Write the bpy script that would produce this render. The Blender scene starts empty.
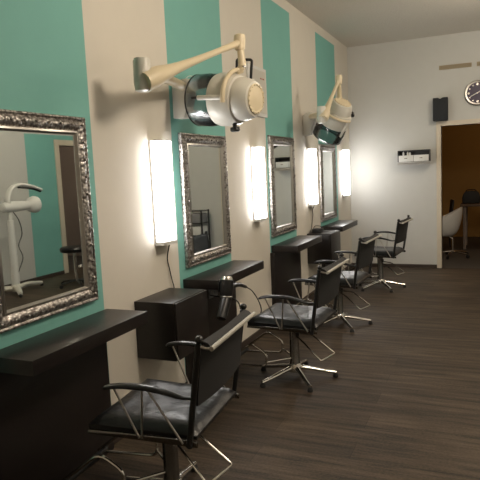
import bpy, bmesh, math, random
from mathutils import Vector, Matrix, noise
random.seed(4)
PI = math.pi
sc = bpy.context.scene
COL = sc.collection

# ------------------------------------------------------------------ camera
CA, CH, F = 1.984, 1.501, 585.37
yaw, pitch, roll = .412, .115, -.046
def cam_axes():
    cy, sy, cp, sp, cr, sr = math.cos(yaw), math.sin(yaw), math.cos(pitch), math.sin(pitch), math.cos(roll), math.sin(roll)
    f = Vector((-sy*cp, cy*cp, -sp)); r0 = Vector((cy, sy, 0)); u0 = r0.cross(f)
    return cr*r0+sr*u0, -sr*r0+cr*u0, f
r_, u_, f_ = cam_axes()
cd = bpy.data.cameras.new('camera'); cam = bpy.data.objects.new('camera', cd); COL.objects.link(cam)
M3 = Matrix((r_, u_, -f_)).transposed()
cam.matrix_world = Matrix.Translation((CA, 0, CH)) @ M3.to_4x4()
cd.sensor_width = 36; cd.lens = F/480*36; cd.clip_start = .05; cd.clip_end = 60
sc.camera = cam

# ------------------------------------------------------------------ world, exposure
D, W, H, Y0 = 8.774, 4.45, 3.245, -1.6
wd = bpy.data.worlds.new('world'); sc.world = wd; wd.use_nodes = True
wd.node_tree.nodes['Background'].inputs[0].default_value = (.05, .045, .04, 1)
wd.node_tree.nodes['Background'].inputs[1].default_value = .3
sc.view_settings.view_transform = 'Standard'; sc.view_settings.look = 'None'
sc.view_settings.gamma = 1; sc.view_settings.use_curve_mapping = False
sc.view_settings.exposure = 0.0
TUBE = 16.5          # radiance of the wall lamp diffusers
LAMPS = [((2.5, 6.3, H-.14), 66), ((2.3, 2.9, H-.14), 98)]     # ceiling lamps of the room
LAMP_COL = (1.0, .86, .69)
ROOM2 = 14
def pointlamp(loc, w, col, rad, name='bulb_and_fill_light'):
    l = bpy.data.lights.new(name, 'POINT'); l.energy = w; l.color = col; l.shadow_soft_size = rad
    o = bpy.data.objects.new(name, l); COL.objects.link(o); o.location = loc; return o
for p, w in LAMPS: pointlamp((p[0], p[1], p[2]-.14), w, LAMP_COL, .24)
pointlamp((2.6, 10.6, 2.3), ROOM2, (1, .7, .4), .15)  # unseen fill light for the back room, no fixture modelled
pointlamp((5.3, 7.9, 2.3), 14, (1, .8, .65), .15)  # unseen fill added to brighten the corridor beyond the right doorway

# ------------------------------------------------------------------ materials
def mat(name, col, rough=.6, metal=0, bump=0, bscale=60, var=0, vscale=8, spec=.5, emit=None, estr=0, trans=0, alpha=1, coat=0, stretch=None):
    m = bpy.data.materials.new(name); m.use_nodes = True
    nt = m.node_tree; b = nt.nodes['Principled BSDF']
    b.inputs['Base Color'].default_value = (*col, 1); b.inputs['Roughness'].default_value = rough
    b.inputs['Metallic'].default_value = metal; b.inputs['Specular IOR Level'].default_value = spec
    b.inputs['Transmission Weight'].default_value = trans; b.inputs['Alpha'].default_value = alpha
    b.inputs['Coat Weight'].default_value = coat
    if emit: b.inputs['Emission Color'].default_value = (*emit, 1); b.inputs['Emission Strength'].default_value = estr
    tc = nt.nodes.new('ShaderNodeTexCoord'); mp = nt.nodes.new('ShaderNodeMapping')
    nt.links.new(tc.outputs['Object'], mp.inputs[0])
    if stretch: mp.inputs['Scale'].default_value = stretch
    if var or True:
        n = nt.nodes.new('ShaderNodeTexNoise'); n.inputs['Scale'].default_value = vscale; n.inputs['Detail'].default_value = 4
        nt.links.new(mp.outputs[0], n.inputs['Vector'])
        mx = nt.nodes.new('ShaderNodeMix'); mx.data_type = 'RGBA'
        v = var or .03
        mx.inputs[6].default_value = (*[c*(1-v) for c in col], 1); mx.inputs[7].default_value = (*[min(1, c*(1+v)) for c in col], 1)
        nt.links.new(n.outputs['Fac'], mx.inputs[0]); nt.links.new(mx.outputs[2], b.inputs['Base Color'])
    if bump:
        n2 = nt.nodes.new('ShaderNodeTexNoise'); n2.inputs['Scale'].default_value = bscale; n2.inputs['Detail'].default_value = 5
        nt.links.new(mp.outputs[0], n2.inputs['Vector'])
        bp = nt.nodes.new('ShaderNodeBump'); bp.inputs['Strength'].default_value = bump; bp.inputs['Distance'].default_value = .01
        nt.links.new(n2.outputs['Fac'], bp.inputs['Height']); nt.links.new(bp.outputs[0], b.inputs['Normal'])
    return m
MT = {}
MT['cream'] = mat('wall_paint_cream', (.69, .65, .575), .75, bump=.12, bscale=140)
MT['teal'] = mat('wall_paint_teal', (.19, .465, .42), .7, bump=.12, bscale=140)
MT['farwall'] = mat('wall_paint_grey_white', (.57, .57, .545), .75, bump=.1, bscale=140)
MT['ceil'] = mat('woodchip_ceiling', (.66, .62, .55), .9, bump=.8, bscale=45, var=.1, vscale=45)
MT['trim'] = mat('door_frame_paint', (.62, .55, .44), .5)
MT['base'] = mat('baseboard_dark', (.05, .035, .028), .5)
MT['ochre'] = mat('back_room_ochre', (.36, .22, .07), .8)
MT['grayfloor'] = mat('back_room_floor', (.07, .065, .06), .6)
MT['brownwall'] = mat('corridor_wall', (.30, .25, .22), .8)
MT['blackwood'] = mat('black_brown_laminate', (.013, .0095, .0085), .36, var=.35, vscale=14, bump=.08, bscale=30, stretch=(1, 8, 8))
MT['decktop'] = MT['blackwood']
MT['vinyl'] = mat('black_vinyl', (.009, .009, .010), .34, bump=.7, bscale=11, spec=.32)
MT['blackp'] = mat('black_plastic', (.012, .012, .012), .35)
MT['rubber'] = mat('black_rubber', (.015, .015, .015), .7)
MT['fabric'] = mat('black_sling_fabric', (.018, .018, .019), .7, bump=.2, bscale=300)
MT['chrome'] = mat('chrome', (.72, .70, .66), .18, 1)
MT['dullchrome'] = mat('brushed_steel', (.5, .48, .45), .33, 1)
MT['darkchrome'] = mat('dark_chrome', (.22, .21, .20), .25, 1)
MT['ivory'] = mat('ivory_plastic', (.70, .60, .42), .38)
MT['ivory_grey'] = mat('pale_grey_plastic', (.62, .60, .54), .35)
MT['barplastic'] = mat('pale_bar', (.42, .40, .35), .4)
MT['whitep'] = mat('white_plastic', (.72, .72, .70), .4)
MT['glassm'] = mat('mirror_glass', (.72, .76, .74), .015, 1)
MT['purple'] = mat('clock_face_purple', (.045, .03, .07), .4)
MT['black_speaker'] = mat('speaker_black', (.012, .014, .018), .7, bump=.3, bscale=500)
MT['grey'] = mat('grey_plastic', (.25, .25, .26), .5)
MT['beige'] = mat('beige_vent', (.40, .33, .22), .6)
MT['tube'] = mat('lamp_diffuser', (.9, .9, .88), .4, emit=(1, .97, .945), estr=TUBE)
MT['shade'] = mat('ceiling_lamp_glass', (.9, .88, .8), .4, emit=LAMP_COL, estr=2)
# smoky visor
def visor_mat():
    m = bpy.data.materials.new('smoky_visor'); m.use_nodes = True; nt = m.node_tree
    for n in list(nt.nodes): nt.nodes.remove(n)
    out = nt.nodes.new('ShaderNodeOutputMaterial'); t = nt.nodes.new('ShaderNodeBsdfTransparent'); g = nt.nodes.new('ShaderNodeBsdfGlossy')
    t.inputs[0].default_value = (.61, .65, .67, 1); g.inputs[0].default_value = (.9, .9, .9, 1); g.inputs['Roughness'].default_value = .16
    fr = nt.nodes.new('ShaderNodeFresnel'); fr.inputs[0].default_value = 1.5
    mx = nt.nodes.new('ShaderNodeMixShader'); nt.links.new(fr.outputs[0], mx.inputs[0]); nt.links.new(t.outputs[0], mx.inputs[1]); nt.links.new(g.outputs[0], mx.inputs[2])
    nt.links.new(mx.outputs[0], out.inputs[0]); return m
MT['visor'] = visor_mat()
def silver_mat():
    m = mat('silver_carved', (.5, .46, .42), .36, 1)
    nt = m.node_tree; b = nt.nodes['Principled BSDF']
    tc = nt.nodes.new('ShaderNodeTexCoord'); v = nt.nodes.new('ShaderNodeTexVoronoi'); v.inputs['Scale'].default_value = 60
    nt.links.new(tc.outputs['Object'], v.inputs['Vector'])
    cr = nt.nodes.new('ShaderNodeValToRGB'); cr.color_ramp.elements[0].color = (.56, .53, .50, 1); cr.color_ramp.elements[1].color = (.17, .15, .14, 1)
    cr.color_ramp.elements[0].position = .2; cr.color_ramp.elements[1].position = .8
    nt.links.new(v.outputs['Distance'], cr.inputs[0]); nt.links.new(cr.outputs[0], b.inputs['Base Color'])
    bp = nt.nodes.new('ShaderNodeBump'); bp.inputs['Strength'].default_value = .55; bp.inputs['Distance'].default_value = .005; bp.invert = True
    nt.links.new(v.outputs['Distance'], bp.inputs['Height']); nt.links.new(bp.outputs[0], b.inputs['Normal'])
    return m
MT['silver'] = silver_mat()
def floor_mat():
    m = bpy.data.materials.new('dark_wood_planks'); m.use_nodes = True; nt = m.node_tree; b = nt.nodes['Principled BSDF']
    N = nt.nodes.new; L = nt.links.new
    tc = N('ShaderNodeTexCoord')
    br = N('ShaderNodeTexBrick'); br.inputs['Scale'].default_value = 1; br.inputs['Brick Width'].default_value = 1.3; br.inputs['Row Height'].default_value = .19
    br.inputs['Mortar Size'].default_value = .0015; br.offset = .37
    br.inputs['Color1'].default_value = (.034, .0245, .0175, 1); br.inputs['Color2'].default_value = (.052, .038, .027, 1); br.inputs['Mortar'].default_value = (.02, .014, .011, 1)
    L(tc.outputs['Object'], br.inputs['Vector'])
    mp = N('ShaderNodeMapping'); mp.inputs['Scale'].default_value = (1.1, 13, 1); L(tc.outputs['Object'], mp.inputs[0])
    n = N('ShaderNodeTexNoise'); n.inputs['Scale'].default_value = 1.6; n.inputs['Detail'].default_value = 7; n.inputs['Roughness'].default_value = .65; L(mp.outputs[0], n.inputs['Vector'])
    mp2 = N('ShaderNodeMapping'); mp2.inputs['Scale'].default_value = (45, 60, 1); L(tc.outputs['Object'], mp2.inputs[0])
    n2 = N('ShaderNodeTexNoise'); n2.inputs['Scale'].default_value = 1.5; n2.inputs['Detail'].default_value = 3; L(mp2.outputs[0], n2.inputs['Vector'])
    ad = N('ShaderNodeMath'); ad.operation = 'ADD'; L(n.outputs['Fac'], ad.inputs[0])
    m2 = N('ShaderNodeMath'); m2.operation = 'MULTIPLY'; m2.inputs[1].default_value = .35; L(n2.outputs['Fac'], m2.inputs[0]); L(m2.outputs[0], ad.inputs[1])
    cr = N('ShaderNodeValToRGB'); cr.color_ramp.elements[0].position = .52; cr.color_ramp.elements[0].color = (.5, .5, .46, 1)
    cr.color_ramp.elements[1].position = .86; cr.color_ramp.elements[1].color = (2.4, 2.35, 2.2, 1); L(ad.outputs[0], cr.inputs[0])
    mx = N('ShaderNodeMix'); mx.data_type = 'RGBA'; mx.blend_type = 'MULTIPLY'; mx.inputs[0].default_value = 1
    L(br.outputs['Color'], mx.inputs[6]); L(cr.outputs[0], mx.inputs[7]); L(mx.outputs[2], b.inputs['Base Color'])
    b.inputs['Roughness'].default_value = .58; b.inputs['Specular IOR Level'].default_value = .3
    bp = N('ShaderNodeBump'); bp.inputs['Strength'].default_value = .15; bp.inputs['Distance'].default_value = .004; L(ad.outputs[0], bp.inputs['Height']); L(bp.outputs[0], b.inputs['Normal'])
    return m
MT['floor'] = floor_mat()

# ------------------------------------------------------------------ mesh helpers
def obj(name, bm, m, parent=None, smooth=True):
    bmesh.ops.recalc_face_normals(bm, faces=bm.faces)
    me = bpy.data.meshes.new(name); bm.to_mesh(me); bm.free()
    me.materials.append(MT[m] if isinstance(m, str) else m)
    if smooth:
        for p in me.polygons: p.use_smooth = True
        me.set_sharp_from_angle(angle=math.radians(38))
    o = bpy.data.objects.new(name, me); COL.objects.link(o)
    if parent: o.parent = parent
    return o
def thing(name, label, cat, loc=(0, 0, 0), rotz=0, group=None):
    o = bpy.data.objects.new(name, None); COL.objects.link(o); o.empty_display_size = .1
    o.location = loc; o.rotation_euler = (0, 0, rotz); o['label'] = label; o['category'] = cat
    if group: o['group'] = group
    return o
def tag(o, label, cat, group=None):
    o['label'] = label; o['category'] = cat
    if group: o['group'] = group
    return o
def struct(name, bm, m, smooth=False):
    o = obj(name, bm, m, None, smooth); o['kind'] = 'structure'; return o
def dup(root, loc, rotz, label, group=None):
    r = root.copy(); COL.objects.link(r); r.location = loc; r.rotation_euler = (0, 0, rotz); r['label'] = label
    if group: r['group'] = group
    for ch in list(root.children):
        c = ch.copy(); COL.objects.link(c); c.parent = r
        for g in ch.children:
            d = g.copy(); COL.objects.link(d); d.parent = c
    return r
def NB(): return bmesh.new()
def box(bm, a, b, bev=0, seg=2, mtx=None):
    a = Vector(a); b = Vector(b)
    vs = [bm.verts.new((x, y, z)) for x in (a.x, b.x) for y in (a.y, b.y) for z in (a.z, b.z)]
    fs = [bm.faces.new([vs[i] for i in q]) for q in ((0, 1, 3, 2), (4, 6, 7, 5), (0, 4, 5, 1), (2, 3, 7, 6), (0, 2, 6, 4), (1, 5, 7, 3))]
    allv = vs
    if bev:
        es = list({e for f in fs for e in f.edges})
        r = bmesh.ops.bevel(bm, geom=es, offset=bev, segments=seg, profile=.6, affect='EDGES')
        allv = list({v for f in r['faces'] for v in f.verts} | {v for v in vs if v.is_valid})
    if mtx: bmesh.ops.transform(bm, matrix=mtx, verts=allv)
    return bm
def frame_from(d):
    d = d.normalized(); a = Vector((0, 0, 1)) if abs(d.z) < .9 else Vector((1, 0, 0))
    x = d.cross(a).normalized(); return x, x.cross(d).normalized()
def lathe(bm, prof, p=(0, 0, 0), d=(0, 0, 1), n=32, caps=True):
    """prof: (distance along axis, radius)"""
    p = Vector(p); d = Vector(d).normalized(); x, y = frame_from(d); rings = []
    for t, r in prof:
        rings.append([bm.verts.new(p+d*t+(x*math.cos(2*PI*i/n)+y*math.sin(2*PI*i/n))*max(r, 1e-4)) for i in range(n)])
    for A, B in zip(rings, rings[1:]):
        for i in range(n): bm.faces.new((A[i], A[(i+1) % n], B[(i+1) % n], B[i]))
    if caps: bm.faces.new(rings[0][::-1]); bm.faces.new(rings[-1])
    return bm
def cyl(bm, a, b, r, r2=None, n=20):
    a = Vector(a); b = Vector(b); L = (b-a).length
    return lathe(bm, [(0, r), (L, r if r2 is None else r2)], a, b-a, n)
def ball(bm, c, r, n=14):
    return lathe(bm, [(-r*math.cos(PI*k/8), r*math.sin(PI*k/8)) for k in range(9)], c, (0, 0, 1), n)
def smooth_path(pts, n=6, closed=False):
    P = [Vector(p) for p in pts]; out = []; N = len(P)
    rng = range(N) if closed else range(N-1)
    for i in rng:
        if closed: p0, p1, p2, p3 = P[i-1], P[i], P[(i+1) % N], P[(i+2) % N]
        else: p0, p1, p2, p3 = P[max(i-1, 0)], P[i], P[i+1], P[min(i+2, N-1)]
        for k in range(n):
            t = k/n; out.append(.5*((2*p1)+(-p0+p2)*t+(2*p0-5*p1+4*p2-p3)*t*t+(-p0+3*p1-3*p2+p3)*t**3))
    if not closed: out.append(P[-1])
    return out
def tube(bm, pts, r, n=10, smooth=0, closed=False, radii=None, flat=1):
    P = smooth_path(pts, smooth, closed) if smooth else [Vector(p) for p in pts]
    N = len(P); rings = []; px = None
    for i, p in enumerate(P):
        a = P[i-1] if (i > 0 or closed) else p; b = P[(i+1) % N] if (i < N-1 or closed) else p
        d = (b-a); d = d.normalized() if d.length > 1e-9 else Vector((0, 0, 1))
        if px is None: x, y = frame_from(d)
        else:
            x = (px-d*px.dot(d)); x = x.normalized() if x.length > 1e-6 else frame_from(d)[0]; y = x.cross(d)
        px = x
        rr = r if radii is None else (radii[0]+(radii[1]-radii[0])*i/(N-1) if len(radii) == 2 else radii[min(i, len(radii)-1)])
        rings.append([bm.verts.new(p+(x*math.cos(2*PI*k/n)+y*math.sin(2*PI*k/n)*flat)*rr) for k in range(n)])
    prs = list(zip(rings, rings[1:]))+([(rings[-1], rings[0])] if closed else [])
    for A, B in prs:
        for i in range(n): bm.faces.new((A[i], A[(i+1) % n], B[(i+1) % n], B[i]))
    if not closed: bm.faces.new(rings[0][::-1]); bm.faces.new(rings[-1])
    return bm
def rounded(pts, r, n=4):
    """polyline with filleted corners"""
    P = [Vector(p) for p in pts]; out = [P[0]]
    for i in range(1, len(P)-1):
        a = (P[i-1]-P[i]); b = (P[i+1]-P[i]); ra = min(r, a.length*.45, b.length*.45)
        A = P[i]+a.normalized()*ra; B = P[i]+b.normalized()*ra
        for k in range(n+1):
            t = k/n; out.append(A*(1-t)**2+P[i]*2*t*(1-t)+B*t*t)
    out.append(P[-1]); return out
def prism(bm, poly, axis, a, b, bev=0):
    """poly (u,v) extruded along axis from a to b"""
    def P(u, v, w):
        return {'x': (w, u, v), 'y': (u, w, v), 'z': (u, v, w)}[axis]
    A = [bm.verts.new(P(u, v, a)) for u, v in poly]; B = [bm.verts.new(P(u, v, b)) for u, v in poly]; n = len(poly)
    fs = [bm.faces.new(A[::-1]), bm.faces.new(B)]+[bm.faces.new((A[i], A[(i+1) % n], B[(i+1) % n], B[i])) for i in range(n)]
    if bev: bmesh.ops.bevel(bm, geom=list({e for f in fs for e in f.edges}), offset=bev, segments=2, profile=.6, affect='EDGES')
    return bm

# ------------------------------------------------------------------ room shell
T = .12
b = NB(); box(b, (-T, Y0-T, -.1), (W+T, D+.02, 0)); struct('floor', b, 'floor')
b = NB(); box(b, (-T, Y0-T, H), (W+T, D+T, H+.1)); struct('ceiling', b, 'ceil')
# left wall with painted stripes: faces of one wall, painted by position along it
def striped(name, edges, top, low, hi, along_from, along_to, xa, xb):
    """edges = list of (y0,y1) teal bands"""
    m1 = MT['cream']
    bm = NB()
    ys = sorted({along_from, along_to, *[e for p in edges for e in p]})
    zs = [low, top, hi]
    X = xb
    V = {}
    for y in ys:
        for z in zs: V[y, z] = bm.verts.new((X, y, z))
    for i in range(len(ys)-1):
        for j in range(2):
            fc = bm.faces.new((V[ys[i], zs[j]], V[ys[i+1], zs[j]], V[ys[i+1], zs[j+1]], V[ys[i], zs[j+1]]))
            yc = (ys[i]+ys[i+1])/2
            if j == 0 and any(a < yc < c for a, c in edges): fc.material_index = 1
    r = bmesh.ops.extrude_face_region(bm, geom=list(bm.faces))
    vs = [e for e in r['geom'] if isinstance(e, bmesh.types.BMVert)]
    bmesh.ops.translate(bm, verts=vs, vec=(xa-xb, 0, 0))
    o = struct(name, bm, 'cream'); o.data.materials.append(MT['teal']); return o
striped('wall_left', [(1.60, 2.615), (3.475, 4.345), (5.262, 6.10), (7.077, 8.0)], 3.14, 0, H, Y0, D, -T, 0)
# far wall with doorway
DX0, DX1, DH = 1.30, 2.12, 2.015
b = NB(); box(b, (-T, D, 0), (DX0, D+T, H)); box(b, (DX0, D, DH), (DX1, D+T, H)); box(b, (DX1, D, 0), (W+T, D+T, H)); struct('wall_far', b, 'farwall')
b = NB()
for s, x in ((-1, DX0), (1, DX1)): box(b, (min(x, x+s*.065), D-.018, 0), (max(x, x+s*.065), D+T+.018, DH+.065), .004)
box(b, (DX0, D-.018, DH), (DX1, D+T+.018, DH+.065), .004); struct('trim_1', b, 'trim')
b = NB(); box(b, (-T, Y0-T, 0), (W+T, Y0, H)); struct('wall_back', b, 'cream')
# right wall with teal band and doorway (seen in the big mirror)
RY0, RY1, RH = 7.56, 8.42, 2.06
b = NB(); box(b, (W, Y0, 0), (W+T, 6.83, H)); box(b, (W, 6.83, 2.22), (W+T, D, H)); struct('wall_right', b, 'farwall')
b = NB(); box(b, (W, 6.83, 0), (W+T, RY0, 2.22)); box(b, (W, RY1, 0), (W+T, D, 2.22)); box(b, (W, RY0, RH), (W+T, RY1, 2.22)); struct('wall_right_teal', b, 'teal')
b = NB()
for y0, y1 in ((RY0-.1, RY0), (RY1, RY1+.1)): box(b, (W-.018, y0, 0), (W+T+.018, y1, RH+.09), .004)
box(b, (W-.018, RY0, RH), (W+T+.018, RY1, RH+.09), .004); struct('trim_2', b, 'trim')
# corridor behind the right doorway
b = NB(); box(b, (W+T, 6.6, 0), (6.2, 6.7, 2.6)); box(b, (W+T, 9.3, 0), (6.2, 9.4, 2.6)); box(b, (6.1, 6.7, 0), (6.2, 9.3, 2.6)); struct('wall_corridor', b, 'brownwall')
b = NB(); box(b, (W+T, 6.6, 2.6), (6.2, 9.4, 2.7)); struct('ceiling_corridor', b, 'ceil')
b = NB(); box(b, (W+T, 6.6, -.1), (6.2, 9.4, 0)); struct('floor_corridor', b, 'grayfloor')
# back room
b = NB(); box(b, (.3, 12.6, 0), (4.4, 12.7, 2.7)); box(b, (.2, D+T, 0), (.3, 12.7, 2.7)); box(b, (4.3, D+T, 0), (4.4, 12.6, 2.7)); struct('wall_back_room', b, 'ochre')
b = NB(); box(b, (.2, D+T, 2.7), (4.4, 12.7, 2.8)); struct('ceiling_back_room', b, 'ochre')
b = NB(); box(b, (.2, D+.02, -.1), (4.4, 12.7, 0)); struct('floor_back_room', b, 'grayfloor')
# baseboards
b = NB(); box(b, (0, Y0, 0), (.014, D, .055), .003); struct('baseboard_left', b, 'base')
b = NB(); box(b, (.014, D-.014, 0), (DX0-.065, D, .05), .003); box(b, (DX1+.065, D-.014, 0), (W, D, .05), .003); struct('baseboard_far', b, 'base')
b = NB(); box(b, (W-.014, Y0, 0), (W, RY0-.1, .055), .003); box(b, (W-.014, RY1+.1, 0), (W, D-.014, .055), .003); struct('baseboard_right', b, 'base')

# ------------------------------------------------------------------ mirrors
MW, FW = .735, .094
def make_mirror(w, zt, zb):
    t = thing('wall_mirror', '', 'mirror')
    h = zt-zb
    prof = [(0, 0), (0, .018), (.004, .026), (.010, .028), (.015, .022), (.019, .020), (.026, .026), (.034, .030), (.042, .032), (.050, .031), (.060, .027), (.070, .020), (.074, .018)]
    def corners(u): return [(u, u), (w-u, u), (w-u, h-u), (u, h-u)]
    bm = NB(); ring = []
    segs = [max(2, int(w/.009)), max(2, int(h/.009))]*2
    for u, dd in prof:
        c = corners(u); row = []
        for s in range(4):
            A = Vector(c[s]); B = Vector(c[(s+1) % 4]); n = segs[s]
            for k in range(n):
                q = A.lerp(B, k/n); dz = 0
                if .018 < u < .063:
                    s_ = (q-A).length
                    wv = math.sin(s_*2*PI/.042+math.sin(u*260)*1.4)*math.sin((u-.018)*PI/.045)
                    nn = noise.noise(Vector((q.x*90, q.y*90, u*30+s*7)))
                    dz = .0025*wv+.0022*nn
                elif .002 < u < .016: dz = .0018*math.sin((q-A).length*2*PI/.014)
                row.append(bm.verts.new((dd+dz, q.x, q.y)))
        ring.append(row)
    for A, B in zip(ring, ring[1:]):
        n = len(A)
        for i in range(n): bm.faces.new((A[i], A[(i+1) % n], B[(i+1) % n], B[i]))
    # studs
    for s in range(4):
        c = corners(.042); A = Vector(c[s]); B = Vector(c[(s+1) % 4]); L = (B-A).length; n = max(3, round(L/.085))
        for k in range(n):
            q = A.lerp(B, k/n); ball(bm, (.037, q.x, q.y), .0075, 8)
    obj('carved_frame', bm, 'silver', t)
    bm = NB()
    for (u0, u1, d0) in ((.072, FW, .026),):
        a = corners(u0); c = corners(u1); e = corners((u0+u1)/2)
        R1 = [bm.verts.new((.016, *q)) for q in a]; R2 = [bm.verts.new((.029, *q)) for q in e]; R3 = [bm.verts.new((.014, *q)) for q in c]; 
        R0 = [bm.verts.new((.026, a[i][0]*.8+e[i][0]*.2, a[i][1]*.8+e[i][1]*.2)) for i in range(4)]
        for A, B in ((R1, R0), (R0, R2), (R2, R3)):
            for i in range(4): bm.faces.new((A[i], A[(i+1) % 4], B[(i+1) % 4], B[i]))
    obj('inner_bezel', bm, 'dullchrome', t)
    b = NB(); box(b, (.004, FW-.012, FW-.012), (.015, w-FW+.012, h-FW+.012)); obj('mirror_pane', b, 'glassm', t, smooth=False)
    b = NB(); box(b, (.0, .01, .01), (.004, w-.01, h-.01)); obj('backing_board', b, 'blackp', t, smooth=False)
    return t
MG = 'silver framed mirrors along the striped wall'
proto_mirror = None
for y, zt, zb, lab in ((1.805, 1.822, .852, 'large silver carved frame mirror nearest the camera, above the first desk'),
                       (3.562, 1.79, .850, 'silver carved frame mirror above the second desk, behind the near hood dryer'),
                       (5.30, 1.84, .858, 'silver carved frame mirror above the third desk, between second and third wall lamps'),
                       (7.075, 1.803, .838, 'silver carved frame mirror farthest away, above the last desk')):
    if proto_mirror is None: proto_mirror = m_ = make_mirror(MW, 1.822, .852); m_['label'] = lab; m_['group'] = MG
    else: m_ = dup(proto_mirror, (0, 0, 0), 0, lab, MG)
    m_.location = (0.0015, y, zb); m_.scale = (1, 1, (zt-zb)/.97)

# ------------------------------------------------------------------ wall lamps
def make_lamp():
    t = thing('wall_lamp', '', 'lamp')
    w, d, h = .152, .078, .665
    b = NB(); box(b, (0.001, -.004, -.004), (.014, w+.004, h+.004), .002); obj('back_plate', b, 'whitep', t)
    b = NB(); prism(b, [(.014, 0), (d-.012, 0), (d, .012), (d, w-.012), (d-.012, w), (.014, w)], 'z', .026, h-.006); obj('diffuser', b, 'tube', t)
    b = NB(); prism(b, [(.014, -.003), (d-.01, -.003), (d+.003, .01), (d+.003, w-.01), (d-.01, w+.003), (.014, w+.003)], 'z', .0, .026, .002); obj('bottom_cap', b, 'whitep', t)
    b = NB(); prism(b, [(.014, -.003), (d-.01, -.003), (d+.003, .01), (d+.003, w-.01), (d-.01, w+.003), (.014, w+.003)], 'z', h-.006, h+.002, .002); obj('top_cap', b, 'whitep', t)
    return t
LG = 'glowing box wall lamps between the mirrors'
lp = None
for y, z, lab in ((3.185, 1.06, 'brightly lit box wall lamp nearest the camera, right of the large mirror'),
                  (4.86, 1.055, 'brightly lit box wall lamp right of the second mirror, below the white panel'),
                  (6.57, 1.07, 'brightly lit box wall lamp right of the third mirror, below the far hood dryer'),
                  (8.26, 1.085, 'brightly lit box wall lamp farthest away, next to the room corner')):
    if lp is None: lp = q = make_lamp(); q['label'] = lab; q['group'] = LG
    else: q = dup(lp, (0, 0, 0), 0, lab, LG)
    q.location = (0, y, z)
# cords of lamps
b = NB(); tube(b, [(.045, 3.29, 1.06), (.03, 3.30, 1.03), (.012, 3.305, .96), (.010, 3.33, .88), (.012, 3.352, .80), (.02, 3.355, .76), (.02, 3.35, .70), (.015, 3.36, .66)], .004, 8, 5)
tag(obj('power_cord', b, 'blackp'), 'thin dark cord hanging from the nearest wall lamp behind the black cube', 'cord')
b = NB(); tube(b, [(.045, 6.67, 1.07), (.02, 6.68, 1.03), (.012, 6.70, .95), (.012, 6.67, .88), (.02, 6.60, .80), (.018, 6.55, .775), (.018, 6.54, .765)], .004, 8, 5)
tag(obj('power_cord', b, 'blackp'), 'thin dark cord hanging from the third wall lamp to the little black box', 'cord')
t = thing('adapter_box', 'small black adapter box on the far wall cube below the third lamp', 'adapter', (.085, 6.64, .7615))
b = NB(); box(b, (-.05, -.07, 0), (.05, .07, .045), .006); obj('housing', b, 'blackp', t)
b = NB(); tube(b, [(.045, -.05, .03), (.055, -.05, .07), (-.02, -.03, .075), (-.04, -.04, .045)], .004, 8, 5); obj('cable_loop', b, 'blackp', t)

# ------------------------------------------------------------------ desks
def make_desk():
    t = thing('styling_desk', '', 'desk')
    b = NB(); box(b, (.001, 0, .715), (.27, .87, .78), .003); obj('desk_top', b, 'blackwood', t)
    b = NB(); box(b, (.016, -.035, .002), (.045, .79, .713), .003); box(b, (.001, -.035, .06), (.016, .79, .713)); obj('back_panel', b, 'blackwood', t)
    return t
DG = 'dark wood wall desks under the mirrors'
dk = None
for y, lab in ((1.765, 'dark wood wall desk nearest the camera, below the large mirror'),
               (3.515, 'dark wood wall desk below the second mirror, where the hair dryer hangs'),
               (5.285, 'dark wood wall desk below the third mirror'),
               (7.10, 'dark wood wall desk farthest away, below the last mirror')):
    if dk is None: dk = q = make_desk(); q['label'] = lab; q['group'] = DG
    else: q = dup(dk, (0, 0, 0), 0, lab, DG)
    q.location = (0, y, 0)
def make_cube():
    t = thing('wall_cabinet', '', 'cabinet')
    b = NB(); box(b, (.001, 0, 0), (.27, .42, .35), .003); obj('body', b, 'blackwood', t)
    b = NB(); box(b, (.271, .004, .004), (.285, .416, .346), .002); obj('door', b, 'blackwood', t)
    return t
q = make_cube(); q.location = (0, 2.905, .41); q['label'] = 'dark cube wall cabinet under the nearest lamp, between first and second desks'; q['group'] = 'dark cube wall cabinets'
q = dup(q, (0, 6.47, .41), 0, 'dark cube wall cabinet under the third lamp, between third and last desks', 'dark cube wall cabinets')
# sockets on the desk panels
def make_socket():
    t = thing('wall_socket', '', 'socket')
    b = NB(); box(b, (0, -.075, -.04), (.010, .075, .04), .004); obj('plate', b, 'grey', t)
    for s in (-.036, .036):
        b = NB(); lathe(b, [(0, .026), (.005, .025), (.006, .020), (.002, .019)], (.010, s, 0), (1, 0, 0), 20); obj('outlet', b, 'grey', t)
    return t
q = make_socket(); q.location = (.046, 3.87, .62); q['label'] = 'grey double socket under the second desk beside the hair dryer'

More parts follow.
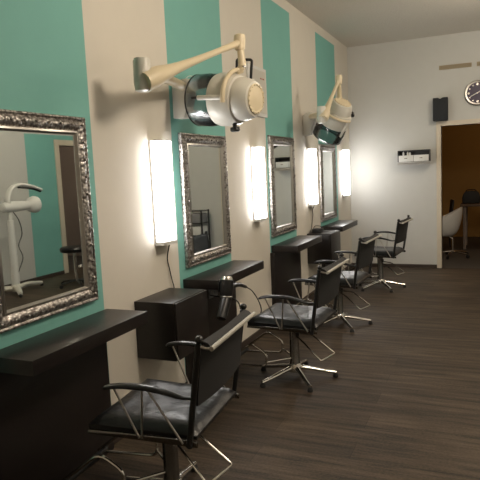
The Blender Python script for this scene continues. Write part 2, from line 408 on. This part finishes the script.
# ------------------------------------------------------------------ styling chairs
def make_chair():
    t = thing('styling_chair', '', 'chair')
    # star base
    for k in range(5):
        a = math.radians(-123+72*k); c, s = math.cos(a), math.sin(a)
        b = NB(); tube(b, [(c*.03, s*.03, .085), (c*.12, s*.12, .070), (c*.21, s*.21, .050), (c*.295, s*.295, .036)], .017, 10, 4, radii=(.021, .014), flat=.8)
        L_ = obj('leg', b, 'chrome', t)
        b = NB(); lathe(b, [(0, .017), (.004, .02), (.018, .018), (.03, .012)], (c*.29, s*.29, 0.0), (0, 0, 1), 14); obj('foot_pad', b, 'rubber', L_)
    b = NB(); lathe(b, [(.052, .03), (.055, .05), (.095, .052), (.11, .044), (.115, .04)], n=28); obj('hub', b, 'chrome', t)
    b = NB(); lathe(b, [(.11, .040), (.12, .036), (.385, .034), (.39, .030), (.43, .030)], n=28); obj('column', b, 'darkchrome', t)
    b = NB(); box(b, (-.11, -.10, .408), (.12, .10, .43), .006); cyl(b, (0, 0, .385), (0, 0, .41), .055); box(b, (.03, -.05, .33), (.055, -.036, .37), .003); obj('seat_plate', b, 'blackp', t)
    # seat cushion: soft, slightly dished
    b = NB(); nx, ny = 18, 18; top = []; bot = []
    for i in range(nx+1):
        u = i/nx; rt = []; rb = []
        for j in range(ny+1):
            v = j/ny; wd_ = .245+.015*(1-u)
            x = -.245+u*.49; y = (v-.5)*2*wd_
            e = min(u, 1-u, v*1.0, 1-v); rise = (min(e/.14, 1))**.45
            dish = .012*math.sin(PI*u)*math.sin(PI*v)
            wr = .004*noise.noise(Vector((x*9, y*9, 1.3)))*min(1, e*8)
            z = .455+.040*rise-dish+wr+.012*(1-u)
            rt.append(b.verts.new((x, y, z))); rb.append(b.verts.new((x, y, .440+.006*(1-u))))
        top.append(rt); bot.append(rb)
    for i in range(nx):
        for j in range(ny):
            b.faces.new((top[i][j], top[i+1][j], top[i+1][j+1], top[i][j+1])); b.faces.new((bot[i][j], bot[i][j+1], bot[i+1][j+1], bot[i+1][j]))
    for i in range(nx):
        b.faces.new((top[i][0], bot[i][0], bot[i+1][0], top[i+1][0])); b.faces.new((top[i][ny], top[i+1][ny], bot[i+1][ny], bot[i][ny]))
    for j in range(ny):
        b.faces.new((top[0][j], top[0][j+1], bot[0][j+1], bot[0][j])); b.faces.new((top[nx][j], bot[nx][j], bot[nx][j+1], top[nx][j+1]))
    obj('seat_cushion', b, 'vinyl', t)
    for s in (-1, 1):
        b = NB(); prism(b, [(-.25, .428), (-.245, .446), (.22, .444), (.255, .438), (.255, .415), (.22, .418)], 'y', s*.262-.006, s*.262+.006, .003); obj('side_rail', b, 'darkchrome', t)
    b = NB()
    for x in (-.16, .13): box(b, (x-.012, -.262, .424), (x+.012, .262, .438), .003)
    obj('cross_bar', b, 'blackp', t)
    # back posts with ball tops
    for s in (-1, 1):
        b = NB(); tube(b, [(.222, s*.272, .418), (.235, s*.275, .50), (.288, s*.278, .85)], .0125, 10); cyl(b, (.224, s*.25, .43), (.224, s*.284, .43), .012)
        p_ = obj('back_post', b, 'blackp', t)
        b = NB(); lathe(b, [(-.012, .010), (-.004, .010)]+[(-.015*math.cos(PI*k/8)+.012, max(.004, .017*math.sin(PI*k/8))) for k in range(1, 9)], (.290, s*.278, .855), (.2, 0, 1), 14)
        obj('post_ball', b, 'blackp', p_)
    # sling back: front panel, top fold and rear panel
    b = NB(); ny = 16; cols = []
    for j in range(ny+1):
        v = j/ny; y = (v-.5)*.53; sag = .022*math.sin(PI*v)
        pf = [(x_-.029*min(1, (z_-.4)/.42), z_) for x_, z_ in [(.266+sag, .595), (.272+sag, .63), (.29+sag, .72), (.308+sag*.9, .82), (.314+sag*.8, .845), (.328+sag*.6, .858), (.350+sag*.2, .850), (.364, .838), (.364, .828), (.350+sag*.2, .838), (.332+sag*.6, .846), (.324+sag*.8, .835), (.318+sag*.9, .80), (.300+sag, .71), (.286+sag, .63), (.280+sag, .59)]]
        cols.append([b.verts.new((x, y, z)) for x, z in pf])
    for A, B in zip(cols, cols[1:]):
        n = len(A)
        for i in range(n): b.faces.new((A[i], A[(i+1) % n], B[(i+1) % n], B[i]))
    b.faces.new(cols[0]); b.faces.new(cols[-1][::-1])
    obj('backrest', b, 'fabric', t)
    b = NB(); cyl(b, (.343, -.282, .833), (.343, .282, .833), .0095, n=14); obj('back_bar', b, 'barplastic', t)
    for s in (-1, 1):
        b = NB(); tube(b, [(.288, s*.276, .84), (.32, s*.277, .832), (.343, s*.27, .833)], .006, 8, 3); obj('bar_bracket', b, 'dullchrome', t)
    # armrests
    for s in (-1, 1):
        y = s*.288
        b = NB(); tube(b, [(-.135, y+s*.012, .646), (-.11, y+s*.012, .656), (-.04, y+s*.010, .664), (.06, y+s*.004, .660), (.15, y-s*.004, .642), (.21, y-s*.01, .626), (.262, y-s*.015, .628)], .02, 12, 4, radii=[.010, .014, .018, .019, .020, .021, .021, .022, .022, .023, .023, .023, .022, .022, .021, .021, .020, .019, .018, .016, .015, .014, .013, .012, .011], flat=.5)
        ar = obj('armrest', b, 'vinyl', t)
        b = NB()
        for p in ([(-.095, y, .648), (.0, s*.272, .435)], [(.035, y, .655), (.012, s*.272, .435)], [(.06, y, .65), (.195, s*.272, .430)]):
            tube(b, p, .0048, 8)
        obj('arm_rods', b, 'dullchrome', ar)
    # footrest: two bent hoops and a tread bar
    b = NB()
    for s in (-1, 1):
        y = s*.165
        tube(b, rounded([(-.49, y, .115), (-.27, y, .285), (-.15, y, .215), (-.155, y, .125), (-.49, y, .112)], .05), .0085, 8)
        tube(b, [(-.02, y*.15, .155), (-.155, y, .155)], .008, 8)
    fr = obj('footrest', b, 'chrome', t)
    b = NB(); cyl(b, (-.46, -.19, .118), (-.46, .19, .118), .014); tread = obj('tread_bar', b, 'rubber', fr)
    # pump lever loop at the back
    b = NB(); tube(b, rounded([(.02, .045, .325), (.12, .06, .31), (.29, .03, .20), (.245, -.16, .20), (.075, -.055, .30), (.02, -.02, .32)], .018, 3), .006, 8); obj('pump_lever', b, 'chrome', t)
    return t
CG = 'black salon styling chairs facing the mirrors'
ch = make_chair(); ch['label'] = 'black vinyl styling chair nearest the camera, in front of the first desk'; ch['group'] = CG
ch.location = (.625, 2.20, 0); ch.rotation_euler = (0, 0, math.radians(5))
dup(ch, (.665, 3.91, 0), math.radians(-1), 'black vinyl styling chair second from the camera, in front of the second mirror', CG)
dup(ch, (.625, 5.42, 0), math.radians(-3), 'black vinyl styling chair third from the camera, under the far hood dryer', CG)
dup(ch, (.70, 7.22, 0), math.radians(-4), 'black vinyl styling chair farthest away, against the grey white end wall', CG)

# ------------------------------------------------------------------ hood dryers
def hood(name, label, plate_y, elbow, joint, low, centre, axis, up_hint, knob_dir, handle=True):
    t = thing(name, label, 'hair dryer', (0, plate_y, 2.0), 0, 'wall mounted hood dryers')
    O = Vector((0, plate_y, 2.0))
    def L(p): return Vector(p)-O
    # wall plate (tapering bracket)
    b = NB(); prism(b, [(.001, .105), (.05, .135), (.135, .095), (.135, .03), (.085, -.12), (.001, -.12)], 'y', -.05, .05, .008); obj('wall_plate', b, 'ivory_grey', t)
    b = NB(); cyl(b, (.085, 0, .05), (.085, 0, .135), .034); obj('plate_pivot', b, 'ivory_grey', t)
    e = L(elbow); j = L(joint); lo = L(low)
    b = NB(); tube(b, [(.075, 0, .085), ((.075+e.x)/2+.02, e.y/2, (.085+e.z)/2-.0), (e.x, e.y, e.z-.0)], .03, 14, 4); obj('lower_arm', b, 'ivory', t)
    b = NB(); lathe(b, [(-.105, .028), (-.10, .042), (-.06, .048), (.055, .046), (.068, .04), (.07, .03)], e, (0, 0, 1), 24); obj('elbow', b, 'ivory_grey', t)
    # upper arm tapered
    st = Vector((e.x+.02, e.y-.02, e.z-.055)); d = (j-st)
    b = NB(); tube(b, [st+Vector((0, 0, -.005)), st+d*.12, st+d*.22, st+d*.38, st+d*.6, st+d*.85, j], .03, 16, 3, radii=[.052, .053, .054, .052, .049, .044, .039, .034, .030, .027, .024, .022, .020, .019, .019, .020, .021, .023, .024]); obj('upper_arm', b, 'ivory', t)
    b = NB(); lathe(b, [(-.05, .02), (-.045, .032), (.02, .038), (.045, .034), (.052, .02)], j, (0, 0, 1), 20); obj('arm_joint', b, 'ivory', t)
    b = NB(); tube(b, [j, j.lerp(lo, .3), j.lerp(lo, .7), lo], .018, 14, 3, radii=(.02, .026)); obj('drop_link', b, 'ivory', t)
    # hood
    C_ = L(centre); A = Vector(axis).normalized(); U = Vector(up_hint); U = (U-A*U.dot(A)).normalized(); S = A.cross(U)
    R = .163
    b = NB(); lathe(b, [(-.245, R*.99), (-.235, R*1.03), (-.15, R*1.04), (-.07, R*.98), (-.065, R*.965), (-.15, R*1.02), (-.235, R*1.01), (-.241, R*.97)], C_, A, 48, caps=False)
    vz = obj('visor', b, 'visor', t)
    b = NB(); lathe(b, [(-.252, R*.985), (-.246, R*1.035), (-.240, R*.985)], C_, A, 48, caps=False); obj('visor_rim', b, 'blackp', vz)
    b = NB(); lathe(b, [(-.075, R*.9), (-.078, R*1.0), (-.06, R*1.035), (-.02, R*1.035), (.05, R*.98), (.075, R*.90), (.08, R*.80)], C_, A, 48, caps=True); obj('hood_shell', b, 'ivory_grey', t)
    b = NB(); lathe(b, [(.075, R*.72), (.08, R*.82), (.11, R*.83), (.16, R*.74), (.182, R*.66), (.187, R*.58)], C_, A, 40); mh = obj('motor_housing', b, 'ivory_grey', t)
    b = NB(); lathe(b, [(.185, R*.58), (.194, R*.56), (.196, R*.5), (.192, R*.48), (.194, R*.2), (.197, .01)], C_, A, 32)
    for k in range(18):
        a = 2*PI*k/18; q = C_+A*.195+(U*math.cos(a)+S*math.sin(a))*R*.53
        ball(b, q, .006, 6)
    obj('vent_cap', b, 'ivory', mh)
    # inner ring of the heater inside the visor
    b = NB(); lathe(b, [(-.12, R*.3), (-.115, R*.45), (-.08, R*.85), (-.078, R*.9)], C_, A, 32); obj('air_cone', b, 'grey', t)
    # yoke
    b = NB(); top = C_+A*.045+U*R*1.02
    tube(b, [lo, lo.lerp(top, .5)+S*.0, top], .022, 12, 3)
    pts = [C_+A*.06+(U*math.cos(a)+S*math.sin(a))*R*1.10 for a in [math.radians(q) for q in range(-10, 101, 10)]]
    if knob_dir < 0: pts = [C_+A*.06+(U*math.cos(a)-S*math.sin(a))*R*1.10 for a in [math.radians(q) for q in range(-10, 101, 10)]]
    tube(b, pts, .015, 10)
    obj('yoke', b, 'ivory', t)
    sd = S*knob_dir
    e0 = C_+A*.07+sd*R*1.09; 
    b = NB(); tube(b, [e0, e0-A*.06+sd*.004, e0-A*.20], .012, 10, flat=1.3); obj('visor_stay', b, 'ivory_grey', t)
    b = NB(); tube(b, [e0-A*.19, e0-A*.245], .009, 8); obj('stay_pin', b, 'blackp', t)
    # knob at the bottom
    kp = C_+A*.055-U*R*.98+sd*.03
    b = NB(); lathe(b, [(-.02, .014), (.014, .014), (.016, .030), (.036, .032), (.044, .024)], kp, -U+A*.15, 18); obj('knob', b, 'blackp', t)
    # black handle
    if not handle: return t
    hp = C_+A*.0+U*R*.9-sd*.06
    b = NB(); tube(b, rounded([hp-A*.0, hp+U*.11, hp+U*.10+A*.115, hp+A*.11-U*.02], .014, 3), .009, 8); obj('carry_handle', b, 'blackp', t)
    return t
hood('hood_dryer', 'near hood dryer on a cream wall arm, smoky visor tipped sideways towards the wall', 3.56, (.27, 2.73, 2.055), (.515, 3.5, 2.31), (.53, 3.49, 2.16), (.435, 3.5, 1.966), (1, -.18, -.085), (0, 0, 1), 1)
hood('hood_dryer', 'far hood dryer pointing downwards on a cream wall arm near the room corner', 6.50, (.345, 6.0, 2.07), (.465, 6.3, 2.43), (.455, 6.35, 2.25), (.40, 6.38, 2.045), (.47, -.30, .72), (-.3, -.9, .3), 1, False)
# thin curved wire on the near bracket
b = NB(); tube(b, [(.03, 3.62, 2.125), (.05, 3.66, 2.17), (.06, 3.72, 2.17), (.08, 3.74, 2.08)], .003, 6, 5); tag(obj('power_cord', b, 'whitep'), 'thin pale wire curling above the near hood dryer wall plate', 'cord')

# white framed panel on the wall behind the near hood
t = thing('wall_panel', 'white framed notice panel on the wall behind the near hood dryer', 'picture', (0, 4.84, 2.0))
b = NB(); box(b, (.001, 0, 0), (.022, .435, .44), .004); obj('panel_frame', b, 'whitep', t)
b = NB(); box(b, (.022, .03, .03), (.025, .405, .41)); obj('paper_sheet', b, 'ivory_grey', t, smooth=False)
b = NB()
for k, (y0, y1) in enumerate(((.27, .30), (.31, .325), (.335, .37))): box(b, (.025, y0, .335), (.0255, y1, .348))
obj('printed_line', b, mat('red_print', (.35, .08, .06), .6), t, smooth=False)

# ------------------------------------------------------------------ hand dryer hanging at desk two
t = thing('hand_dryer', 'black hand held hair dryer hanging nose down at the second desk front edge', 'hair dryer', (.325, 3.52, .60))
o_ = Vector((.325, 3.52, .60))
def LD(x, y, z): return Vector((x, y, z))-o_
top = LD(.325, 3.545, .785); mid = LD(.325, 3.525, .685); bt = LD(.325, 3.375, .50)
ax = (mid-top).normalized()
b = NB(); lathe(b, [(0, .034), (.005, .045), (.05, .047), (.10, .043), (.115, .040)], top, ax, 24); obj('motor_body', b, 'blackp', t)
b = NB(); lathe(b, [(-.022, .022), (-.018, .035), (-.004, .040), (.004, .042)], top, ax, 24); obj('rear_grille', b, 'chrome', t, True)['label'] = 'silver rear grille'
b = NB(); lathe(b, [(0, .041), (.003, .0435), (.009, .0435), (.012, .041)], top+ax*.112, ax, 24); obj('trim_ring', b, 'dullchrome', t)['label'] = 'silver ring'
b = NB(); lathe(b, [(-.01, .038), (.04, .039), (.155, .034), (.157, .028)], top+ax*.125, (bt-mid).normalized(), 24); obj('nozzle', b, 'blackp', t)
hs = top+ax*.06
b = NB(); tube(b, [hs, LD(.335, 3.62, .725), LD(.335, 3.72, .713), LD(.335, 3.84, .675)], .016, 12, 4, radii=(.021, .011)); obj('handle', b, 'blackp', t)
b = NB(); tube(b, [LD(.335, 3.84, .675), LD(.33, 3.98, .61), LD(.33, 4.10, .50), LD(.33, 4.13, .42), LD(.33, 4.02, .39), LD(.33, 3.90, .42), LD(.32, 3.78, .50), LD(.30, 3.73, .60), LD(.10, 3.75, .62), LD(.052, 3.83, .62)], .0045, 8, 6); obj('cord', b, 'blackp', t)
t2 = thing('dryer_holder', 'small black holder plate on the second desk edge behind the hair dryer', 'holder', (.271, 3.535, .72))
b = NB(); box(b, (0, -.025, -.02), (.006, .025, .05), .002); obj('holder_plate', b, 'blackp', t2)
b = NB(); cyl(b, (.0055, 0, .03), (.008, 0, .03), .005, n=12); obj('screw', b, 'chrome', t2)

# ------------------------------------------------------------------ far wall fittings
t = thing('loudspeaker', 'small black wall speaker above the left side of the door frame', 'speaker', (1.30, D, 2.085))
b = NB(); prism(b, [(-.097, 0), (.097, 0), (.097, .31), (.03, .31), (0, .285), (-.03, .31), (-.097, .31)], 'y', -.125, -.012, .006); obj('cabinet', b, 'black_speaker', t)
b = NB(); prism(b, [(-.088, .01), (.088, .01), (.088, .275), (-.088, .275)], 'y', -.133, -.1255, .003); obj('grille', b, 'black_speaker', t)
b = NB(); box(b, (-.03, -.012, .1), (.03, 0, .2)); obj('wall_bracket', b, 'blackp', t)
t = thing('wall_clock', 'round wall clock with purple black face and thick silver rim over the doorway', 'clock', (1.775, D, 2.425))
b = NB(); lathe(b, [(.0, .15), (.01, .165), (.03, .168), (.042, .155), (.040, .140), (.025, .134)], (0, 0, 0), (0, -1, 0), 48, caps=False); obj('rim', b, 'dullchrome', t)
b = NB(); lathe(b, [(.001, .15), (.024, .137)], (0, 0, 0), (0, -1, 0), 48); obj('clock_face', b, 'purple', t)
for k in range(12):
    a = PI/6*k; r1 = .115
    b = NB(); lathe(b, [(0, .012 if k % 3 else .019), (.006, .010 if k % 3 else .016)], (math.sin(a)*r1, -.024, math.cos(a)*r1), (0, -1, 0), 12); obj('hour_marker', b, 'chrome', t)
for name, ang, ln, wd2, yy in (('hour_hand', math.radians(62), .06, .006, -.033), ('minute_hand', math.radians(244), .10, .0045, -.036)):
    b = NB(); box(b, (-wd2, -.0015, -.015), (wd2, .0015, ln), 0, mtx=Matrix.Translation((0, yy, 0)) @ Matrix.Rotation(ang, 4, 'Y')); obj(name, b, 'whitep', t, smooth=False)
b = NB(); lathe(b, [(.024, .008), (.04, .008)], (0, 0, 0), (0, -1, 0), 12); obj('hand_pin', b, 'chrome', t)
for x0, x1, lab in ((1.28, 1.70, 'long beige wall vent left of the two, above the black speaker'), (1.765, 2.17, 'beige wall vent above the round clock, right of the two')):
    t = thing('wall_vent', lab, 'vent', (x0, D, 2.78), 0, 'beige vents high on the end wall')
    b = NB(); w = x1-x0; box(b, (0, -.018, 0), (w, -.001, .008)); box(b, (0, -.018, .048), (w, -.001, .056)); box(b, (0, -.018, .008), (.008, -.001, .048)); box(b, (w-.008, -.018, .008), (w, -.001, .048)); box(b, (0.008, -.006, .008), (w-.008, -.001, .048)); obj('frame', b, 'beige', t, smooth=False)
    for k in range(4): 
        b = NB(); box(b, (.008, -.016, .012+k*.009), (w-.008, -.007, .016+k*.009)); obj('slat', b, 'beige', t, smooth=False)
# cabinet on the far wall
t = thing('wall_shelf_unit', 'small white wall cabinet with dark open top shelf on the end wall', 'shelf', (.725, D, 1.495))
WS = .435; dp = .16
b = NB(); box(b, (0, -dp, .045), (.012, 0, .205)); box(b, (WS-.012, -dp, .045), (WS, 0, .205)); box(b, (0.012, -.01, .045), (WS-.012, -.001, .205)); box(b, (.012, -dp, .195), (WS-.012, -.01, .205)); box(b, (.012, -dp+.004, .125), (WS-.012, -.01, .135)); obj('case', b, 'blackp', t, smooth=False)
for x0 in (.014, .22):
    b = NB(); box(b, (x0, -dp-.012, .047), (x0+.202, -dp, .135), .003); dw = obj('drawer', b, 'whitep', t)
    b = NB(); cyl(b, (x0+.08, -dp-.02, .095), (x0+.12, -dp-.02, .095), .005); obj('handle', b, 'chrome', dw)
b = NB(); tube(b, [(.0, -dp-.02, .02), (WS, -dp-.02, .02)], .008); box(b, (0, -dp-.02, .0), (WS, -.001, .008)); box(b, (0, -dp+.02, .008), (WS, -dp+.03, .04)); obj('rail_shelf', b, 'dullchrome', t)
for x, h_, m_ in ((.075, .055, 'whitep'), (.135, .052, 'ivory_grey'), (.165, .045, 'whitep')):
    b = NB(); lathe(b, [(0, .013), (h_*.7, .013), (h_*.82, .006), (h_, .006)], (.725+x, D-dp+.03, 1.6305), (0, 0, 1), 14)
    tag(obj('bottle', b, m_), {.075: 'white bottle at the left end of the white wall cabinet shelf', .135: 'pale grey bottle, middle one of three on the wall cabinet shelf', .165: 'short white bottle, right one of three on the wall cabinet shelf'}[x], 'bottle', 'bottles on the wall cabinet shelf')

# ------------------------------------------------------------------ back room
t = thing('tub_chair', 'white shell swivel chair in the dim back room, just inside the doorway', 'chair', (1.38, 9.85, 0), math.radians(180))
for k in range(5):
    a = 2*PI*k/5+.1; c, s = math.cos(a), math.sin(a)
    b = NB(); tube(b, [(c*.02, s*.02, .095), (c*.26, s*.26, .065)], .014, 10, radii=(.016, .011)); lg = obj('leg', b, 'chrome', t)
    b = NB(); cyl(b, (c*.27-s*.015, s*.27+c*.015, .028), (c*.27+s*.015, s*.27-c*.015, .028), .027, n=16); obj('caster', b, 'rubber', lg)
b = NB(); cyl(b, (0, 0, .06), (0.0, 0, .30), .025); tube(b, [(0, 0, .29), (.05, 0, .33), (.12, 0, .36)], .022); obj('column', b, 'chrome', t)
b = NB(); na, nr = 40, 10; outer = []; inner = []
for j in range(nr+1):
    v = j/nr; ro = []; ri = []
    for i in range(na):
        a = 2*PI*i/na; back = (1-math.cos(a))/2   # back at a = pi
        top = .56+.24*back**1.3
        rad = .10+.17*math.sin(v*PI/2)**.8; z = .34+(top-.34)*(1-math.cos(v*PI/2))**.9
        ro.append(b.verts.new((math.cos(a)*rad+.12, math.sin(a)*rad*1.05, z)))
        ri.append(b.verts.new((math.cos(a)*(rad-.022)+.12, math.sin(a)*(rad-.022)*1.05, z+.02*(1-v))))
    outer.append(ro); inner.append(ri)
for S_ in (outer, inner):
    for A, B in zip(S_, S_[1:]):
        for i in range(na): b.faces.new((A[i], A[(i+1) % na], B[(i+1) % na], B[i]))
for i in range(na): b.faces.new((outer[-1][i], outer[-1][(i+1) % na], inner[-1][(i+1) % na], inner[-1][i]))
b.faces.new(outer[0][::-1]); b.faces.new(inner[0]); obj('shell', b, 'whitep', t)
b = NB(); lathe(b, [(0, .12), (.02, .17), (.05, .17), (.065, .13)], (0.13, 0, .42), (0, 0, 1), 28); obj('seat_cushion', b, 'whitep', t)

t = thing('back_room_table', 'brown wooden table standing in the dim back room', 'table', (2.05, 11.05, 0))
b = NB(); box(b, (-.60, -.35, .74), (.60, .35, .78), .005); obj('table_top', b, mat('brown_wood', (.10, .06, .035), .5, var=.3), t)
for x in (-.53, .53):
    for y in (-.29, .29):
        b = NB(); tube(b, [(x, y, 0), (x, y, .74)], .025, 4, radii=(.022, .03)); obj('leg', b, 'brownwall', t)
t = thing('shoulder_bag', 'black bag lying on the back room table', 'bag', (1.62, 10.95, .781))
b = NB(); prism(b, [(-.14, 0), (.14, 0), (.15, .10), (.12, .20), (.0, .225), (-.11, .20), (-.15, .10)], 'y', -.08, .08, .03); obj('bag_body', b, 'fabric', t)
b = NB(); tube(b, [(-.09, 0, .19), (-.06, 0, .235), (.06, 0, .235), (.09, 0, .19)], .008, 8, 4); obj('bag_handle', b, 'vinyl', t)
t = thing('desk_monitor', 'black screen standing on the back room table, right of the bag', 'monitor', (2.05, 11.1, .781))
b = NB(); box(b, (-.19, -.02, .07), (.19, .02, .34), .006); obj('screen', b, 'blackp', t)
b = NB(); lathe(b, [(0, .09), (.01, .09), (.014, .015), (.10, .015)], (0, 0.02, 0)); obj('stand', b, 'blackp', t)
# dark chair behind the tub chair
t = thing('side_chair', 'dark chair half hidden behind the white shell chair in the back room', 'chair', (1.10, 10.75, 0), math.radians(10))
b = NB(); box(b, (-.20, -.2, .43), (.20, .2, .47), .012); obj('seat', b, 'fabric', t)
b = NB(); prism(b, [(.17, .50), (.20, .50), (.24, .86), (.215, .86)], 'y', -.18, .18, .006); obj('backrest', b, 'fabric', t)
for x, y in ((-.17, -.17), (-.17, .17), (.18, -.17), (.18, .17)):
    b = NB(); tube(b, [(x*1.1, y*1.1, 0), (x, y, .43)] if x < 0 else [(x*1.15, y*1.1, 0), (x, y, .43), (.22, y, .84)], .011, 8); obj('leg', b, 'blackp', t)

# ------------------------------------------------------------------ across the room (seen in the mirrors)
t = thing('stand_hair_processor', 'white hair processor on a tall wheeled stand, seen reflected in the large mirror', 'hair dryer', (4.02, 5.98, 0), 0)
b = NB()
for p in ([(0, 0, .07), (-.05, .02, .09), (.05, .28, .08), (.03, .52, .05)], [(0, 0, .07), (-.16, -.12, .08), (-.28, -.22, .05)], [(0, 0, .07), (.12, -.12, .08), (.22, -.2, .05)]):
    tube(b, p, .035, 12, 4, radii=(.05, .03), flat=.8)
lathe(b, [(.03, .05), (.1, .07), (.16, .04)], (0, 0, 0), (0, 0, 1), 20); bs = obj('star_base', b, 'ivory_grey', t)
for x, y in ((.03, .52), (-.28, -.22), (.22, -.2)):
    b = NB(); cyl(b, (x-.012, y, .024), (x+.012, y, .024), .023, n=14); obj('caster', b, 'rubber', bs)
b = NB(); tube(b, [(0, 0, .10), (0, 0, 1.0)], .03, 16, radii=(.055, .042)); obj('pole', b, 'whitep', t)
b = NB(); tube(b, [(0, 0, 1.0), (0, 0.02, 1.12), (.0, .10, 1.2)], .025, 12, 4); obj('neck', b, 'whitep', t)
b = NB(); lathe(b, [(-.26, .04), (-.24, .065), (-.06, .075), (.16, .06), (.2, .10), (.27, .12), (.31, .11), (.315, .07)], (-.02, .14, 1.18), (-.15, 1, .02), 24); obj('lower_arm', b, 'whitep', t)
b = NB(); lathe(b, [(.0, .062), (.008, .062)], (-.07, .455, 1.186), (-.15, 1, .02), 20); obj('lens', b, 'blackp', t)
b = NB(); tube(b, [(0, 0.02, 1.18), (0, -.02, 1.28), (0, .06, 1.42), (0, .22, 1.47), (-.03, .42, 1.44), (-.05, .58, 1.385)], .04, 14, 5, radii=(.05, .035), flat=.6); ua = obj('upper_arm', b, 'whitep', t)
b = NB(); tube(b, [(0, .2, 1.435), (-.03, .42, 1.405), (-.05, .56, 1.36)], .025, 12, 4, flat=.5); obj('heat_panel', b, 'blackp', ua)
b = NB(); tube(b, [(-.03, .03, 1.12), (-.06, .10, .98), (-.05, .14, .8), (-.05, .06, .65), (-.05, .12, .48), (-.04, .03, .3), (-.03, 0.0, .2)], .006, 8, 5); obj('cable', b, 'blackp', t)

t = thing('work_stool', 'black round stool by the doorway, seen reflected in the large mirror', 'stool', (3.50, 6.60, 0))
b = NB(); lathe(b, [(0, .16), (.01, .19), (.05, .20), (.075, .18), (.08, .10)], (0, 0, .49), (0, 0, 1), 32); obj('seat', b, 'vinyl', t)
b = NB(); cyl(b, (0, 0, .08), (0, 0, .50), .022); obj('column', b, 'chrome', t)
for k in range(5):
    a = 2*PI*k/5; c, s = math.cos(a), math.sin(a)
    b = NB(); tube(b, [(0, 0, .09), (c*.24, s*.24, .06)], .015, 10, radii=(.018, .012)); lg = obj('leg', b, 'blackp', t)
    b = NB(); cyl(b, (c*.25-s*.01, s*.25+c*.01, .026), (c*.25+s*.01, s*.25-c*.01, .026), .025, n=14); obj('caster', b, 'rubber', lg)

t = thing('drawer_rack', 'black rack with white trays by the end wall, seen reflected in the second mirror', 'rack', (2.56, 8.55, 0))
b = NB()
for x in (-.17, .17):
    for y in (-.13, .13): box(b, (x-.01, y-.01, 0), (x+.01, y+.01, .92))
for z in (.30, .50, .70, .90): box(b, (-.17, -.13, z), (.17, .13, z+.012))
obj('frame', b, 'blackp', t, smooth=False)
for z, m_, h_ in ((.313, 'whitep', .14), (.513, 'whitep', .14), (.713, 'grey', .15)):
    b = NB(); box(b, (-.15, -.14, z), (.15, .11, z+h_), .01); obj('tray', b, m_, t)
t = thing('office_chair', 'black high backed chair by the end wall, seen reflected in the second mirror', 'chair', (2.95, 8.2, 0), math.radians(-60))
for k in range(5):
    a = 2*PI*k/5; c, s = math.cos(a), math.sin(a)
    b = NB(); tube(b, [(0, 0, .09), (c*.26, s*.26, .06)], .015, 10, radii=(.02, .013)); lg = obj('leg', b, 'blackp', t)
    b = NB(); cyl(b, (c*.27-s*.01, s*.27+c*.01, .028), (c*.27+s*.01, s*.27-c*.01, .028), .027, n=14); obj('caster', b, 'rubber', lg)
b = NB(); cyl(b, (0, 0, .08), (0, 0, .44), .025); obj('column', b, 'blackp', t)
b = NB(); box(b, (-.24, -.24, .44), (.22, .24, .53), .035, 3); obj('seat', b, 'vinyl', t)
b = NB(); prism(b, [(.18, .50), (.26, .50), (.33, .98), (.30, 1.06), (.27, 1.06), (.24, .98)], 'y', -.22, .22, .03); obj('backrest', b, 'vinyl', t)

# ------------------------------------------------------------------ ceiling lamps (out of frame)
for k, (p, w) in enumerate(LAMPS):
    t = thing('ceiling_lamp', ('round glass ceiling lamp over the far right of the salon', 'round glass ceiling lamp over the near side of the salon')[k], 'lamp', (p[0], p[1], H))
    b = NB(); lathe(b, [(0.001, .10), (.04, .10), (.045, .06)], (0, 0, 0), (0, 0, -1), 28); obj('ceiling_rose', b, 'whitep', t)
    b = NB(); lathe(b, [(.045, .07), (.05, .16), (.062, .19), (.075, .19)], (0, 0, 0), (0, 0, -1), 32, caps=False); obj('glass_shade', b, 'shade', t)
